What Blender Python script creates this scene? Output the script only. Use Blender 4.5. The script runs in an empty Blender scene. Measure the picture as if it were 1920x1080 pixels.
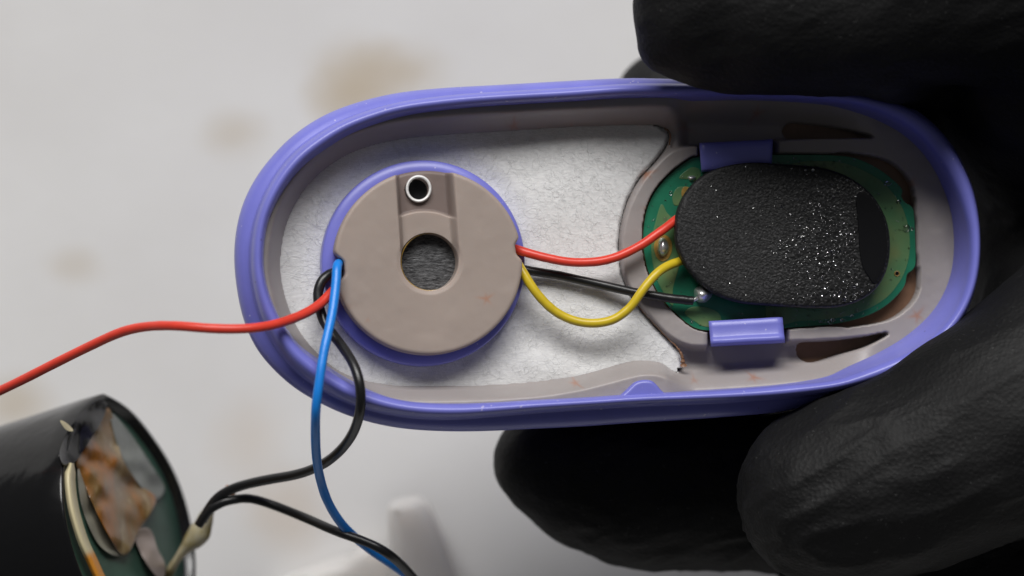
import bpy, bmesh, math, random
import numpy as np
from mathutils import Vector, Matrix

random.seed(7)
rng = np.random.default_rng(7)
MM = 0.001
SC = bpy.context.scene
COL = SC.collection

# ------------------------------------------------------------------ camera
CAM_D = 300.0                      # mm above the rim of the held shell
PXMM = 30.0                        # photograph pixels per mm at z = 0
cam = bpy.data.cameras.new('camera')
cam.sensor_width = 36.0
cam.lens = 36.0 * CAM_D / (1920.0 / PXMM)
cam.clip_start = 0.01
cam.clip_end = 20.0
cam.dof.use_dof = True
cam.dof.focus_distance = (CAM_D + 2.0) * MM
cam.dof.aperture_fstop = cam.lens / 6.2
cam_o = bpy.data.objects.new('camera', cam)
COL.objects.link(cam_o)
cam_o.location = (0, 0, CAM_D * MM)
SC.camera = cam_o

# ------------------------------------------------------------------ light: dim room + one soft bench lamp from the far side
w = bpy.data.worlds.new('World')
SC.world = w
w.use_nodes = True
bg = w.node_tree.nodes['Background']
bg.inputs[0].default_value = (0.96, 0.98, 1.0, 1)
bg.inputs[1].default_value = 0.065

def area(name, loc, target, size, power, col):
    l = bpy.data.lights.new(name, 'AREA')
    l.shape = 'RECTANGLE'
    l.size, l.size_y = size
    l.energy = power
    l.color = col
    o = bpy.data.objects.new(name, l)
    COL.objects.link(o)
    o.location = loc
    d = Vector(target) - Vector(loc)
    o.rotation_euler = d.to_track_quat('-Z', 'Y').to_euler()
    return o
area('bench_lamp', (-0.06, 1.02, 0.91), (0, 0, 0), (1.25, 0.48), 24.8, (1.0, 0.985, 0.965))

SC.view_settings.view_transform = 'Standard'
SC.view_settings.look = 'None'
SC.view_settings.exposure = 0.0
SC.view_settings.gamma = 1.0
SC.view_settings.use_curve_mapping = False

# ------------------------------------------------------------------ frames
def W(px, py, z=0.0):
    """photograph pixel -> world point (mm) on the horizontal plane z"""
    px = np.asarray(px, float); py = np.asarray(py, float); z = np.asarray(z, float)
    k = (CAM_D - z) / CAM_D
    return np.stack([(px - 960) / PXMM * k, -(py - 540) / PXMM * k, z + 0 * px], -1)

class Frame:
    def __init__(s, o, n):
        s.o = np.array(o, float)
        s.n = np.array(n, float) / np.linalg.norm(n)
        e1 = np.array([1.0, 0, 0]); e1 -= s.n * e1.dot(s.n); e1 /= np.linalg.norm(e1)
        s.R = np.stack([e1, np.cross(s.n, e1), s.n], 1)
    def loc(s, px, py, h=0.0):
        px = np.asarray(px, float); py = np.asarray(py, float); h = np.asarray(h, float) + 0 * px
        d = np.stack([(px - 960) / PXMM, -(py - 540) / PXMM, -CAM_D + 0 * px], -1)
        c = np.array([0, 0, CAM_D])
        t = (h - (c - s.o) @ s.n) / (d @ s.n)
        p = c + d * t[..., None]
        return (p - s.o) @ s.R
    def world(s, l):
        return s.o + np.asarray(l, float) @ s.R.T

DEV = Frame(W(1140, 480, 0.0), (0.125, 0.055, 1.0))      # the held shell leans a little
DESK_Z = -37.0

# ------------------------------------------------------------------ noise (value noise, numpy)
def _h(ix, iy, iz, s):
    n = (ix * 374761393 + iy * 668265263 + iz * 2147483647 + s * 1274126177) & 0xffffffff
    n = ((n ^ (n >> 13)) * 1274126177) & 0xffffffff
    return ((n ^ (n >> 16)) & 0xffff) / 65535.0
def vnoise(p, s=0):
    p = np.asarray(p, float)
    i = np.floor(p).astype(np.int64); f = p - i
    f = f * f * (3 - 2 * f)
    r = 0
    for a in (0, 1):
        for b in (0, 1):
            for c in (0, 1):
                wgt = (f[..., 0] if a else 1 - f[..., 0]) * (f[..., 1] if b else 1 - f[..., 1]) * (f[..., 2] if c else 1 - f[..., 2])
                r = r + wgt * _h(i[..., 0] + a, i[..., 1] + b, i[..., 2] + c, s)
    return r * 2 - 1
def fbm(p, s=0, o=3):
    r, a = 0, 1.0
    for k in range(o):
        r = r + a * vnoise(np.asarray(p) * 2 ** k, s + k); a *= .5
    return r
def sstep(a, b, x):
    t = np.clip((x - a) / (b - a), 0, 1)
    return t * t * (3 - 2 * t)

# ------------------------------------------------------------------ contours
def smooth_closed(pts, n=600, sigma=0.0):
    p = np.array(pts, float); m = len(p)
    out = []
    k = max(2, n // m + 1)
    for i in range(m):
        a, b, c, d = p[i - 1], p[i], p[(i + 1) % m], p[(i + 2) % m]
        for j in range(k):
            t = j / k
            out.append(.5 * ((2 * b) + (c - a) * t + (2 * a - 5 * b + 4 * c - d) * t * t + (3 * b - a - 3 * c + d) * t ** 3))
    q = np.array(out)
    d = np.r_[0, np.cumsum(np.linalg.norm(np.diff(np.vstack([q, q[:1]]), axis=0), axis=1))]
    t = np.linspace(0, d[-1], n, endpoint=False)
    qq = np.vstack([q, q[:1]])
    r = np.stack([np.interp(t, d, qq[:, 0]), np.interp(t, d, qq[:, 1])], 1)
    if sigma > 0:
        s = sigma / (d[-1] / n)
        f = np.fft.fftfreq(n)
        g = np.exp(-2 * (np.pi * f * s) ** 2)
        r = np.stack([np.fft.ifft(np.fft.fft(r[:, i]) * g).real for i in (0, 1)], 1)
    return r
def polar_resample(c, center, th):
    v = c - np.array(center)
    a = np.arctan2(v[:, 1], v[:, 0]); r = np.hypot(v[:, 0], v[:, 1])
    o = np.argsort(a); a, r = a[o], r[o]
    a = np.r_[a[-1] - 2 * np.pi, a, a[0] + 2 * np.pi]; r = np.r_[r[-1], r, r[0]]
    rr = np.interp((th + np.pi) % (2 * np.pi) - np.pi, a, r)
    return np.array(center) + np.stack([np.cos(th) * rr, np.sin(th) * rr], 1)
def sdf(px, py, poly):
    """signed distance in px, negative inside"""
    P = np.stack([px, py], -1).reshape(-1, 2)
    best = np.full(len(P), 1e9); ins = np.zeros(len(P), bool)
    n = len(poly)
    for i in range(n):
        a, b = poly[i], poly[(i + 1) % n]
        ab = b - a
        t = np.clip(((P - a) @ ab) / max(ab @ ab, 1e-9), 0, 1)
        d = P - a - t[:, None] * ab
        best = np.minimum(best, (d * d).sum(1))
        cond = (a[1] > P[:, 1]) != (b[1] > P[:, 1])
        if abs(b[1] - a[1]) > 1e-12:
            ins ^= cond & (P[:, 0] < (b[0] - a[0]) * (P[:, 1] - a[1]) / (b[1] - a[1]) + a[0])
    return (np.sqrt(best) * np.where(ins, -1, 1)).reshape(np.shape(px))

# ------------------------------------------------------------------ objects
def link(name, verts_mm, faces, mat, parent=None, smooth=True, attr=None, origin=None):
    """one mesh object; vertices given in world mm, origin moved to the mesh's own centre"""
    v = np.asarray(verts_mm, float).reshape(-1, 3)
    c = v.mean(0) if origin is None else np.asarray(origin, float)
    me = bpy.data.meshes.new(name)
    me.from_pydata(((v - c) * MM).tolist(), [], [tuple(f) for f in faces])
    me.update()
    me.polygons.foreach_set('use_smooth', [smooth] * len(me.polygons))
    if attr:
        for k, a in attr.items():
            at = me.attributes.new(k, 'FLOAT', 'POINT')
            at.data.foreach_set('value', np.asarray(a, np.float32).ravel())
    me.materials.append(mat.m)
    o = bpy.data.objects.new(name, me)
    COL.objects.link(o)
    o.location = Vector(c * MM)
    return o
def fix_parent(o, parent):
    bpy.context.view_layer.update()
    o.parent = parent
    o.matrix_parent_inverse = parent.matrix_world.inverted()
_link = link
def link(name, v, f, mat, parent=None, **k):
    o = _link(name, v, f, mat, None, **k)
    if parent is not None:
        fix_parent(o, parent)
    return o
def tag(o, label, cat=None, group=None, kind=None):
    if label: o['label'] = label
    if cat: o['category'] = cat
    if group: o['group'] = group
    if kind: o['kind'] = kind
    return o
def fix_normals(o):
    bm = bmesh.new(); bm.from_mesh(o.data)
    bmesh.ops.recalc_face_normals(bm, faces=bm.faces)
    bm.to_mesh(o.data); bm.free()
    return o

def rings_mesh(rings, cap_first=False, cap_last=False):
    R = [np.asarray(r) for r in rings]; n = len(R[0])
    v = np.vstack(R); f = []
    for k in range(len(R) - 1):
        for i in range(n):
            j = (i + 1) % n
            f.append((k * n + i, k * n + j, (k + 1) * n + j, (k + 1) * n + i))
    def cap(k, flip):
        nonlocal v
        c = len(v); v = np.vstack([v, R[k].mean(0)[None]])
        for i in range(n):
            j = (i + 1) % n
            f.append((c, k * n + j, k * n + i) if flip else (c, k * n + i, k * n + j))
    if cap_first: cap(0, False)
    if cap_last: cap(len(R) - 1, True)
    return v, f

def inset(c, d):
    """offset closed contour inward by d (contour in mm)"""
    t = np.roll(c, -1, 0) - np.roll(c, 1, 0)
    n = np.stack([-t[:, 1], t[:, 0]], 1); n /= np.linalg.norm(n, axis=1)[:, None] + 1e-9
    if ((c.mean(0) - c) * n).sum() < 0: n = -n
    return c + n * d
def slab(frame, outline_px, top, bottom, bevel=0.1, rings=14, hfun=None, n=240, sigma=4.0, undercut=0.0, spine=0.0):
    """solid with a traced outline: side wall, rounded top edge and a dense top"""
    c = frame.loc(*smooth_closed(outline_px, n, sigma).T, top)[:, :2]
    L = []
    def lay(c2, h): L.append(np.c_[c2, np.full(len(c2), h) if np.isscalar(h) else h])
    lay(inset(c, undercut), bottom)
    if undercut: lay(c, bottom + .5 * (top - bottom))
    for a in (0, .25, .5, .75, 1):
        lay(inset(c, bevel * (1 - math.cos(a * math.pi / 2))), top - bevel * (1 - math.sin(a * math.pi / 2)))
    ci = inset(c, bevel); m = ci.mean(0)
    if spine:
        m = np.stack([np.clip(ci[:, 0], m[0] - spine, m[0] + spine), np.full(len(ci), m[1])], 1)
    for k in range(1, rings + 1):
        lay(m + (ci - m) * (1 - k / (rings + 1)), top)
    v, f = rings_mesh(L, cap_last=True)
    if hfun is not None:
        top_mask = np.clip((v[:, 2] - (top - bevel)) / max(bevel, 1e-6), 0, 1)
        v[:, 2] += hfun(v) * top_mask
    return frame.world(v), f

def tube(path, rad, seg=12, closed_ends=True):
    """path: Nx3 mm, rad scalar or N"""
    p = np.asarray(path, float); n = len(p)
    rad = np.broadcast_to(np.asarray(rad, float), (n,))
    t = np.gradient(p, axis=0); t /= np.linalg.norm(t, axis=1)[:, None] + 1e-12
    u = np.cross(t[0], [0, 0, 1.0])
    if np.linalg.norm(u) < 1e-3: u = np.cross(t[0], [0, 1.0, 0])
    u /= np.linalg.norm(u)
    R = []
    a = np.arange(seg) / seg * 2 * np.pi
    for i in range(n):
        u = u - t[i] * (u @ t[i]); u /= np.linalg.norm(u)
        b = np.cross(t[i], u)
        R.append(p[i] + rad[i] * (np.cos(a)[:, None] * u + np.sin(a)[:, None] * b))
    return rings_mesh(R, closed_ends, closed_ends)
def spline(pts, n=120):
    p = np.array(pts, float)
    q = np.vstack([2 * p[0] - p[1], p, 2 * p[-1] - p[-2]])
    out = []
    m = len(p) - 1; k = max(2, n // m)
    for i in range(m):
        a, b, c, d = q[i:i + 4]
        for j in range(k):
            t = j / k
            out.append(.5 * ((2 * b) + (c - a) * t + (2 * a - 5 * b + 4 * c - d) * t * t + (3 * b - a - 3 * c + d) * t ** 3))
    out.append(p[-1])
    out = np.array(out)
    for _ in range(3):
        out[1:-1] = (out[:-2] + 2 * out[1:-1] + out[2:]) / 4
    return out
def grid_mesh(V, mask=None):
    """V: (ny,nx,3)"""
    ny, nx = V.shape[:2]
    idx = np.arange(ny * nx).reshape(ny, nx)
    q = np.stack([idx[:-1, :-1], idx[:-1, 1:], idx[1:, 1:], idx[1:, :-1]], -1).reshape(-1, 4)
    v = V.reshape(-1, 3)
    if mask is not None:
        m = mask.reshape(-1)
        q = q[m[q].all(1)]
        used = np.unique(q); re = np.full(len(v), -1); re[used] = np.arange(len(used))
        return v[used], re[q].tolist(), used
    return v, q.tolist(), np.arange(len(v))

# ------------------------------------------------------------------ materials
def lin(r, g, b):
    f = lambda c: (c / 255 / 12.92) if c / 255 <= .04045 else ((c / 255 + .055) / 1.055) ** 2.4
    return (f(r), f(g), f(b), 1)
class Mat:
    def __init__(s, name, base, rough=.5, spec=.5, **k):
        s.m = bpy.data.materials.new(name); s.m.use_nodes = True
        s.t = s.m.node_tree; s.N = s.t.nodes; s.b = s.N['Principled BSDF']
        s.b.inputs['Base Color'].default_value = (*base[:3], 1)
        s.b.inputs['Roughness'].default_value = rough
        s.b.inputs['Specular IOR Level'].default_value = spec
        for a, v in k.items():
            s.b.inputs[a.replace('_', ' ')].default_value = v
        s.base = base; s.co = None; s.nrm = None
    def coord(s):
        if s.co is None:
            s.co = s.N.new('ShaderNodeTexCoord')
        return s.co.outputs['Object']
    def noise(s, scale_mm, detail=3, rough=.5, stretch=None):
        n = s.N.new('ShaderNodeTexNoise')
        n.inputs['Scale'].default_value = 1000.0 / scale_mm
        n.inputs['Detail'].default_value = detail
        n.inputs['Roughness'].default_value = rough
        src = s.coord()
        if stretch:
            mp = s.N.new('ShaderNodeMapping');             mp.inputs['Scale'].default_value = stretch[:3]
            if len(stretch) > 3: mp.inputs['Rotation'].default_value = (0, 0, stretch[3])
            s.t.links.new(src, mp.inputs[0]); src = mp.outputs[0]
        s.t.links.new(src, n.inputs['Vector'])
        return n.outputs['Fac']
    def voronoi(s, scale_mm, feature='F1'):
        n = s.N.new('ShaderNodeTexVoronoi'); n.feature = feature
        n.inputs['Scale'].default_value = 1000.0 / scale_mm
        s.t.links.new(s.coord(), n.inputs['Vector'])
        return n.outputs['Distance']
    def ramp(s, fac, stops):
        r = s.N.new('ShaderNodeValToRGB')
        e = r.color_ramp.elements
        while len(e) < len(stops): e.new(.5)
        for i, (p, c) in enumerate(stops):
            e[i].position = p; e[i].color = (*c[:3], 1)
        s.t.links.new(fac, r.inputs[0])
        return r.outputs[0]
    def color(s, out): s.t.links.new(out, s.b.inputs['Base Color']); return s
    def vary(s, scale_mm, amt=.12, detail=4):
        c = s.base
        return s.color(s.ramp(s.noise(scale_mm, detail), [(.3, [x * (1 - amt) for x in c[:3]]), (.7, [min(1, x * (1 + amt)) for x in c[:3]])]))
    def mixin(s, fac, col):
        """lay colour col over the present base colour by fac"""
        mx = s.N.new('ShaderNodeMix'); mx.data_type = 'RGBA'
        l = s.b.inputs['Base Color'].links
        if l: s.t.links.new(l[0].from_socket, mx.inputs['A'])
        else: mx.inputs['A'].default_value = (*s.base[:3], 1)
        mx.inputs['B'].default_value = (*col[:3], 1)
        s.t.links.new(fac, mx.inputs['Factor'])
        s.t.links.new(mx.outputs['Result'], s.b.inputs['Base Color'])
        return s
    def attr(s, name):
        a = s.N.new('ShaderNodeAttribute'); a.attribute_name = name
        return a.outputs['Fac']
    def math(s, op, a, b):
        m = s.N.new('ShaderNodeMath'); m.operation = op
        for i, x in enumerate((a, b)):
            if isinstance(x, (int, float)): m.inputs[i].default_value = x
            else: s.t.links.new(x, m.inputs[i])
        return m.outputs[0]
    def bump(s, fac, dist_mm, strength=1.0):
        b = s.N.new('ShaderNodeBump')
        b.inputs['Distance'].default_value = dist_mm * MM
        b.inputs['Strength'].default_value = strength
        s.t.links.new(fac, b.inputs['Height'])
        if s.nrm is not None: s.t.links.new(s.nrm, b.inputs['Normal'])
        s.nrm = b.outputs[0]
        s.t.links.new(s.nrm, s.b.inputs['Normal'])
        return s
    def rough(s, fac, a, b):
        r = s.N.new('ShaderNodeMapRange')
        r.inputs['To Min'].default_value = a; r.inputs['To Max'].default_value = b
        s.t.links.new(fac, r.inputs[0]); s.t.links.new(r.outputs[0], s.b.inputs['Roughness'])
        return s
    def sss(s, w, rad, scale_mm):
        s.b.inputs['Subsurface Weight'].default_value = w
        s.b.inputs['Subsurface Radius'].default_value = rad
        s.b.inputs['Subsurface Scale'].default_value = scale_mm * MM
        return s

PURPLE = (0.175, 0.182, 0.585)
m_purple = Mat('purple_plastic', PURPLE, .33, .5)
m_purple.vary(2.5, .06)
m_purple.bump(m_purple.noise(.12, 2), .006, .6)
m_purple.mixin(m_purple.math('MULTIPLY', m_purple.math('GREATER_THAN', m_purple.noise(.35, 2), .735), .55), (.62, .6, .75))
m_purple.mixin(m_purple.math('MULTIPLY', m_purple.math('GREATER_THAN', m_purple.noise(.5, 3), .75), .6), (.06, .05, .14))

SIL = (0.325, 0.295, 0.288)
m_liner = Mat('grey_silicone', SIL, .42, .45).sss(.3, (1.0, .75, .62), .4)
m_liner.vary(4.0, .05)
m_liner.mixin(m_liner.attr('stain'), (.36, .14, .065))
m_liner.bump(m_liner.noise(.1, 2), .008, .6)

m_plug = Mat('grey_silicone_plug', (0.365, 0.30, 0.265), .5, .4).sss(.4, (1.0, .75, .62), .6)
m_plug.vary(5.0, .05)
m_plug.mixin(m_plug.attr('stain'), (.42, .16, .07))
m_plug.mixin(m_plug.math('MULTIPLY', m_plug.attr('slot_brown'), .85), (.15, .11, .10))
m_plug.bump(m_plug.noise(.12, 2), .006, .5)

m_cotton = Mat('white_cotton', (.80, .80, .80), .95, .08)
m_cotton.sss(.5, (1, 1, 1), .5)
_f = None
for _an, _sc in ((.5, .085), (-.35, .075), (1.25, .09), (-1.1, .08)):      # crossing hair directions
    _n = m_cotton.noise(_sc, 4, .62, (.14, 1, 1, _an))
    _f = _n if _f is None else m_cotton.math('MAXIMUM', _f, _n)
m_cotton.color(m_cotton.ramp(_f, [(.44, (.64, .64, .645)), (.60, (.745, .745, .745)), (.78, (.90, .90, .90))]))
m_cotton.bump(_f, .04, .7)
m_cotton.bump(m_cotton.noise(1.6, 3), .16, .35)
m_fibre = Mat('cotton_fibre', (.9, .9, .9), .8, .1)
_d = m_fibre.N.new('ShaderNodeBsdfDiffuse'); _d.inputs[0].default_value = (.92, .92, .92, 1)
_tr = m_fibre.N.new('ShaderNodeBsdfTranslucent'); _tr.inputs[0].default_value = (.92, .92, .92, 1)
_mx = m_fibre.N.new('ShaderNodeMixShader')
m_fibre.t.links.new(_d.outputs[0], _mx.inputs[1]); m_fibre.t.links.new(_tr.outputs[0], _mx.inputs[2])
m_fibre.t.links.new(_mx.outputs[0], m_fibre.N['Material Output'].inputs['Surface'])

m_foam = Mat('black_foam', (.0085, .0085, .009), .5, .4)
m_foam.vary(.22, .7, 3)
m_foam.mixin(m_foam.math('MULTIPLY', m_foam.math('GREATER_THAN', m_foam.noise(.15, 1, .5), .60), .55), (.05, .05, .052))
_sx = m_foam.N.new('ShaderNodeSeparateXYZ'); m_foam.t.links.new(m_foam.coord(), _sx.inputs[0])
_wet = m_foam.math('MULTIPLY', m_foam.math('ADD', _sx.outputs[0], m_foam.math('MULTIPLY', m_foam.noise(2.2, 3), .006)), 170.0)
m_foam.rough(_wet, .62, .32)
m_foam.bump(m_foam.noise(2.6, 2), .10, .4)
m_foam.bump(m_foam.noise(.17, 1, .5), .045, 1.0)
m_foam.bump(m_foam.noise(.11, 2, .6), .03, .8)
m_film = Mat('black_film', (.006, .006, .007), .22, .4)
m_film.bump(m_film.noise(.7, 2), .03, .3)
m_drop = Mat('clear_liquid', (1, 1, 1), .03, .5, Transmission_Weight=1.0, IOR=1.45)

m_pcb = Mat('green_solder_mask', (.018, .165, .092), .22, .5)
m_pcb.vary(2.2, .18)
m_pcb.bump(m_pcb.noise(.6, 3), .02, .35)
m_pcbedge = Mat('board_edge', (.23, .17, .07), .6, .3)
m_copper = Mat('masked_copper', (.085, .155, .06), .25, .55)
m_copper.color(m_copper.ramp(m_copper.noise(2.6, 3), [(.3, (.07, .20, .09)), (.55, (.12, .215, .09)), (.8, (.20, .21, .075))]))
m_copper.bump(m_copper.noise(.5, 3), .02, .35)
m_gold = Mat('flux_gold', (.36, .22, .045), .3, .6, Coat_Weight=.5)
m_gold.vary(.5, .3)
m_solder = Mat('solder', (.80, .80, .81), .36, .5, Metallic=.85)
m_solder.bump(m_solder.noise(.25, 3), .04, .6)
m_amber = Mat('brown_liquid', (.17, .095, .06), .3, .5)
m_amber.vary(2.0, .3)
m_residue = Mat('brown_residue', (.17, .085, .045), .45, .4)
m_residue.vary(.6, .4)

def wire_mat(name, c, rough=.36):
    m = Mat(name, c, rough, .5)
    m.vary(1.0, .07)
    m.bump(m.noise(.25, 3), .012, .5)
    return m
m_red = wire_mat('red_insulation', (.70, .050, .028))
m_yel = wire_mat('yellow_insulation', (.60, .44, .018))
m_blue = wire_mat('blue_insulation', (.012, .23, .76))
m_blk = wire_mat('black_insulation', (.010, .010, .011), .34)
m_steel = Mat('bright_steel', (.86, .85, .84), .6, .5, Metallic=.35)
m_steel.bump(m_steel.noise(.2, 3), .03, .8)
m_mesh = Mat('dark_metal_gauze', (.055, .055, .057), .45, .5, Metallic=.5)
m_mesh.color(m_mesh.ramp(m_mesh.noise(.13, 4, .7, (.3, 1, 1, .5)), [(.35, (.018, .018, .02)), (.7, (.15, .15, .155))]))
m_mesh.bump(m_mesh.noise(.12, 4, .7, (.3, 1, 1, -.7)), .04, .9)

m_wrap = Mat('black_wrap', (.0055, .0055, .006), .2, .45)
m_wrap.bump(m_wrap.noise(4.0, 3), .25, .6)
m_cream = Mat('cream_insulator', (.60, .53, .33), .4, .4)
m_cream.mixin(m_cream.attr('stain'), (.62, .25, .03))
m_tape = Mat('amber_tape', (.22, .11, .03), .2, .5)
m_tape.color(m_tape.ramp(m_tape.noise(3.6, 4, .55, (1.5, .45, 1, .25)), [(.26, (.055, .03, .012)), (.42, (.24, .09, .014)), (.56, (.15, .09, .03)), (.68, (.34, .26, .14))]))
m_greytape = Mat('grey_film', (.17, .18, .165), .35, .5)
m_greytape.vary(2.0, .2)
m_palefilm = Mat('pale_film', (.26, .25, .20), .35, .5)
m_palefilm.vary(2.0, .2)
m_teal = Mat('green_end_board', (.04, .085, .062), .4, .5)
m_teal.vary(2.5, .25)
m_tab = Mat('nickel_tab', (.36, .30, .27), .4, .5, Metallic=.4)
m_glue = Mat('yellow_glue', (.48, .43, .25), .3, .5).sss(.4, (1, .8, .4), 1.0)
m_glue.color(m_glue.ramp(m_glue.noise(1.8, 3), [(.35, (.28, .22, .06)), (.6, (.50, .47, .36))]))
m_orange = Mat('orange_residue', (.42, .15, .03), .5, .4)

m_glove = Mat('black_nitrile', (.0042, .0042, .0046), .6, .28)
m_glove.bump(m_glove.noise(3.0, 3, .5, (.5, 1.2, 1, -.5)), .16, .5)
m_glove.bump(m_glove.noise(.5, 3, .6, (.4, 1, 1, -.5)), .05, .8)
m_glove.bump(m_glove.voronoi(.30), .035, .8)
m_glove.bump(m_glove.noise(.2, 3), .03, .7)
m_glove.mixin(m_glove.math('MULTIPLY', m_glove.math('GREATER_THAN', m_glove.noise(.30, 3, .7), .68), .3), (.10, .10, .10))
m_glove.rough(m_glove.noise(5.0, 4), .50, .78)

m_desk = Mat('white_tabletop', (.70, .69, .68), .55, .35)
m_stopper = Mat('milky_silicone', (.76, .73, .70), .35, .4).sss(.9, (1, .95, .9), 3.0)
m_stopper.vary(4.0, .04)

# tabletop: white with faint ageing and a few brown marks spilt on it
m_desk.color(m_desk.ramp(m_desk.noise(16.0, 4), [(.3, (.66, .65, .64)), (.7, (.72, .715, .71))]))
def desk_mark(px, py, r, amt, col, sq=1.0):
    x, y, z = W(px, py, DESK_Z)
    mp = m_desk.N.new('ShaderNodeMapping'); mp.vector_type = 'POINT'
    mp.inputs['Location'].default_value = (-x / r, -y / (r * sq), 0)
    mp.inputs['Scale'].default_value = (1000 / r, 1000 / (r * sq), 1)
    m_desk.t.links.new(m_desk.coord(), mp.inputs[0])
    ln = m_desk.N.new('ShaderNodeVectorMath'); ln.operation = 'LENGTH'
    m_desk.t.links.new(mp.outputs[0], ln.inputs[0])
    ns = m_desk.math('MULTIPLY', m_desk.noise(4.5, 2), .9)
    d = m_desk.math('ADD', ln.outputs['Value'], ns)
    rm = m_desk.N.new('ShaderNodeMapRange'); rm.interpolation_type = 'SMOOTHSTEP'
    rm.inputs['From Min'].default_value = 1.9; rm.inputs['From Max'].default_value = .55
    rm.inputs['To Min'].default_value = 0; rm.inputs['To Max'].default_value = amt
    m_desk.t.links.new(d, rm.inputs[0])
    m_desk.mixin(rm.outputs[0], col)
BR = (.50, .42, .31)
desk_mark(680, 150, 3.6, .72, BR, .8)
desk_mark(755, 130, 3.0, .55, BR, .7)
desk_mark(640, 190, 2.4, .6, BR, .8)
desk_mark(440, 250, 2.2, .42, BR, .8)
desk_mark(140, 500, 2.2, .35, BR, .6)
desk_mark(30, 760, 2.6, .6, BR, .8)
desk_mark(540, 960, 3.0, .42, (.58, .47, .36), 1.0)
desk_mark(470, 830, 2.6, .3, (.58, .47, .36), 1.3)
m_desk.bump(m_desk.noise(1.2, 4), .03, .4)

# ================================================================== SETTING
def make_desk():
    s = 900.0
    b = [(-s, -s, DESK_Z), (s, -s, DESK_Z), (s, s, DESK_Z), (-s, s, DESK_Z)]
    t = [(x, y, DESK_Z - 18) for x, y, z in b]
    v = b + t
    f = [(0, 1, 2, 3), (7, 6, 5, 4), (0, 4, 5, 1), (1, 5, 6, 2), (2, 6, 7, 3), (3, 7, 4, 0)]
    o = link('tabletop', v, f, m_desk, smooth=False, origin=(0, 0, DESK_Z))
    tag(o, 'white worktop with faint brown stains under the held shell', kind='structure')
make_desk()

# ================================================================== PURPLE SHELL
OUT = [(439,490),(443,430),(458,375),(485,325),(520,282),(552,252),(600,220),(660,195),(740,175),(830,165),(920,160),(1060,152),(1160,147),(1220,147),(1300,150),(1400,157),(1500,163),(1600,172),(1660,183),(1707,200),(1745,228),(1775,260),(1802,302),(1822,350),(1833,400),(1837,450),(1835,500),(1825,550),(1805,598),(1775,640),(1735,676),(1690,703),(1640,724),(1560,749),(1470,771),(1380,780),(1300,786),(1200,792),(1100,799),(1000,804),(920,808),(850,809),(780,806),(720,798),(660,782),(610,761),(560,733),(520,700),(485,660),(462,615),(447,560)]
RO = [(467,490),(472,430),(487,380),(512,332),(543,292),(575,265),(625,233),(680,210),(750,191),(840,179),(920,173),(1060,165),(1160,158),(1220,157),(1300,158),(1400,163),(1500,168),(1600,176),(1658,187),(1704,204),(1742,231),(1772,263),(1799,305),(1819,352),(1830,401),(1834,450),(1832,500),(1822,549),(1802,596),(1771,637),(1731,671),(1686,697),(1636,716),(1560,736),(1470,748),(1380,754),(1300,757),(1200,761),(1100,767),(1000,774),(920,781),(850,786),(780,784),(720,775),(665,760),(620,740),(575,712),(538,680),(512,645),(490,603),(474,550)]
RI = [(494,490),(499,430),(512,390),(537,345),(568,308),(603,280),(650,250),(700,230),(760,213),(840,203),(920,196),(1060,188),(1160,181),(1220,180),(1300,180),(1400,182),(1500,187),(1590,195),(1640,208),(1685,228),(1720,252),(1748,282),(1775,322),(1795,362),(1810,410),(1817,450),(1816,500),(1807,545),(1788,585),(1757,622),(1715,653),(1665,676),(1610,697),(1560,713),(1470,722),(1400,728),(1300,734),(1200,738),(1100,745),(1000,750),(920,755),(850,757),(790,755),(740,748),(690,732),(645,712),(603,685),(565,655),(538,620),(516,580),(500,535)]
LO = [(499,490),(504,430),(520,392),(548,350),(583,315),(620,290),(668,263),(718,245),(772,229),(845,216),(920,209),(1060,202),(1160,198),(1220,197),(1300,192),(1400,190),(1500,194),(1560,201),(1610,212),(1655,229),(1703,258),(1742,300),(1769,350),(1783,390),(1789,430),(1790,470),(1785,510),(1771,550),(1745,590),(1700,630),(1650,660),(1600,683),(1550,702),(1470,718),(1400,725),(1300,731),(1200,735),(1100,742),(1000,747),(920,752),(850,754),(790,752),(740,745),(692,729),(648,708),(607,681),(570,651),(544,617),(522,578),(506,535)]
CEN = (1140.0, 478.0)
NS = 320
_ri = smooth_closed(RI, NS, 14)
TH = np.arctan2(_ri[:, 1] - CEN[1], _ri[:, 0] - CEN[0])
TH = np.unwrap(TH)
def ring_px(c, sig=14): return polar_resample(smooth_closed(c, 1400, sig), CEN, TH)
pO, pRO, pRI, pLO = ring_px(OUT), ring_px(RO), ring_px(RI), ring_px(LO)
def lvl(p, h): return DEV.loc(p[:, 0], p[:, 1], h)[:, :2]
uO, uRO, uRI, uLO = lvl(pO, -3.2), lvl(pRO, -1.7), lvl(pRI, -.5), lvl(pLO, -2.8)
def R3(c, h): return np.c_[c, np.full(len(c), h)]
def mixc(a, b, t): return a + (b - a) * t
mid = uO.mean(0)
def sc(c, k): return mid + (c - mid) * k
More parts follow.
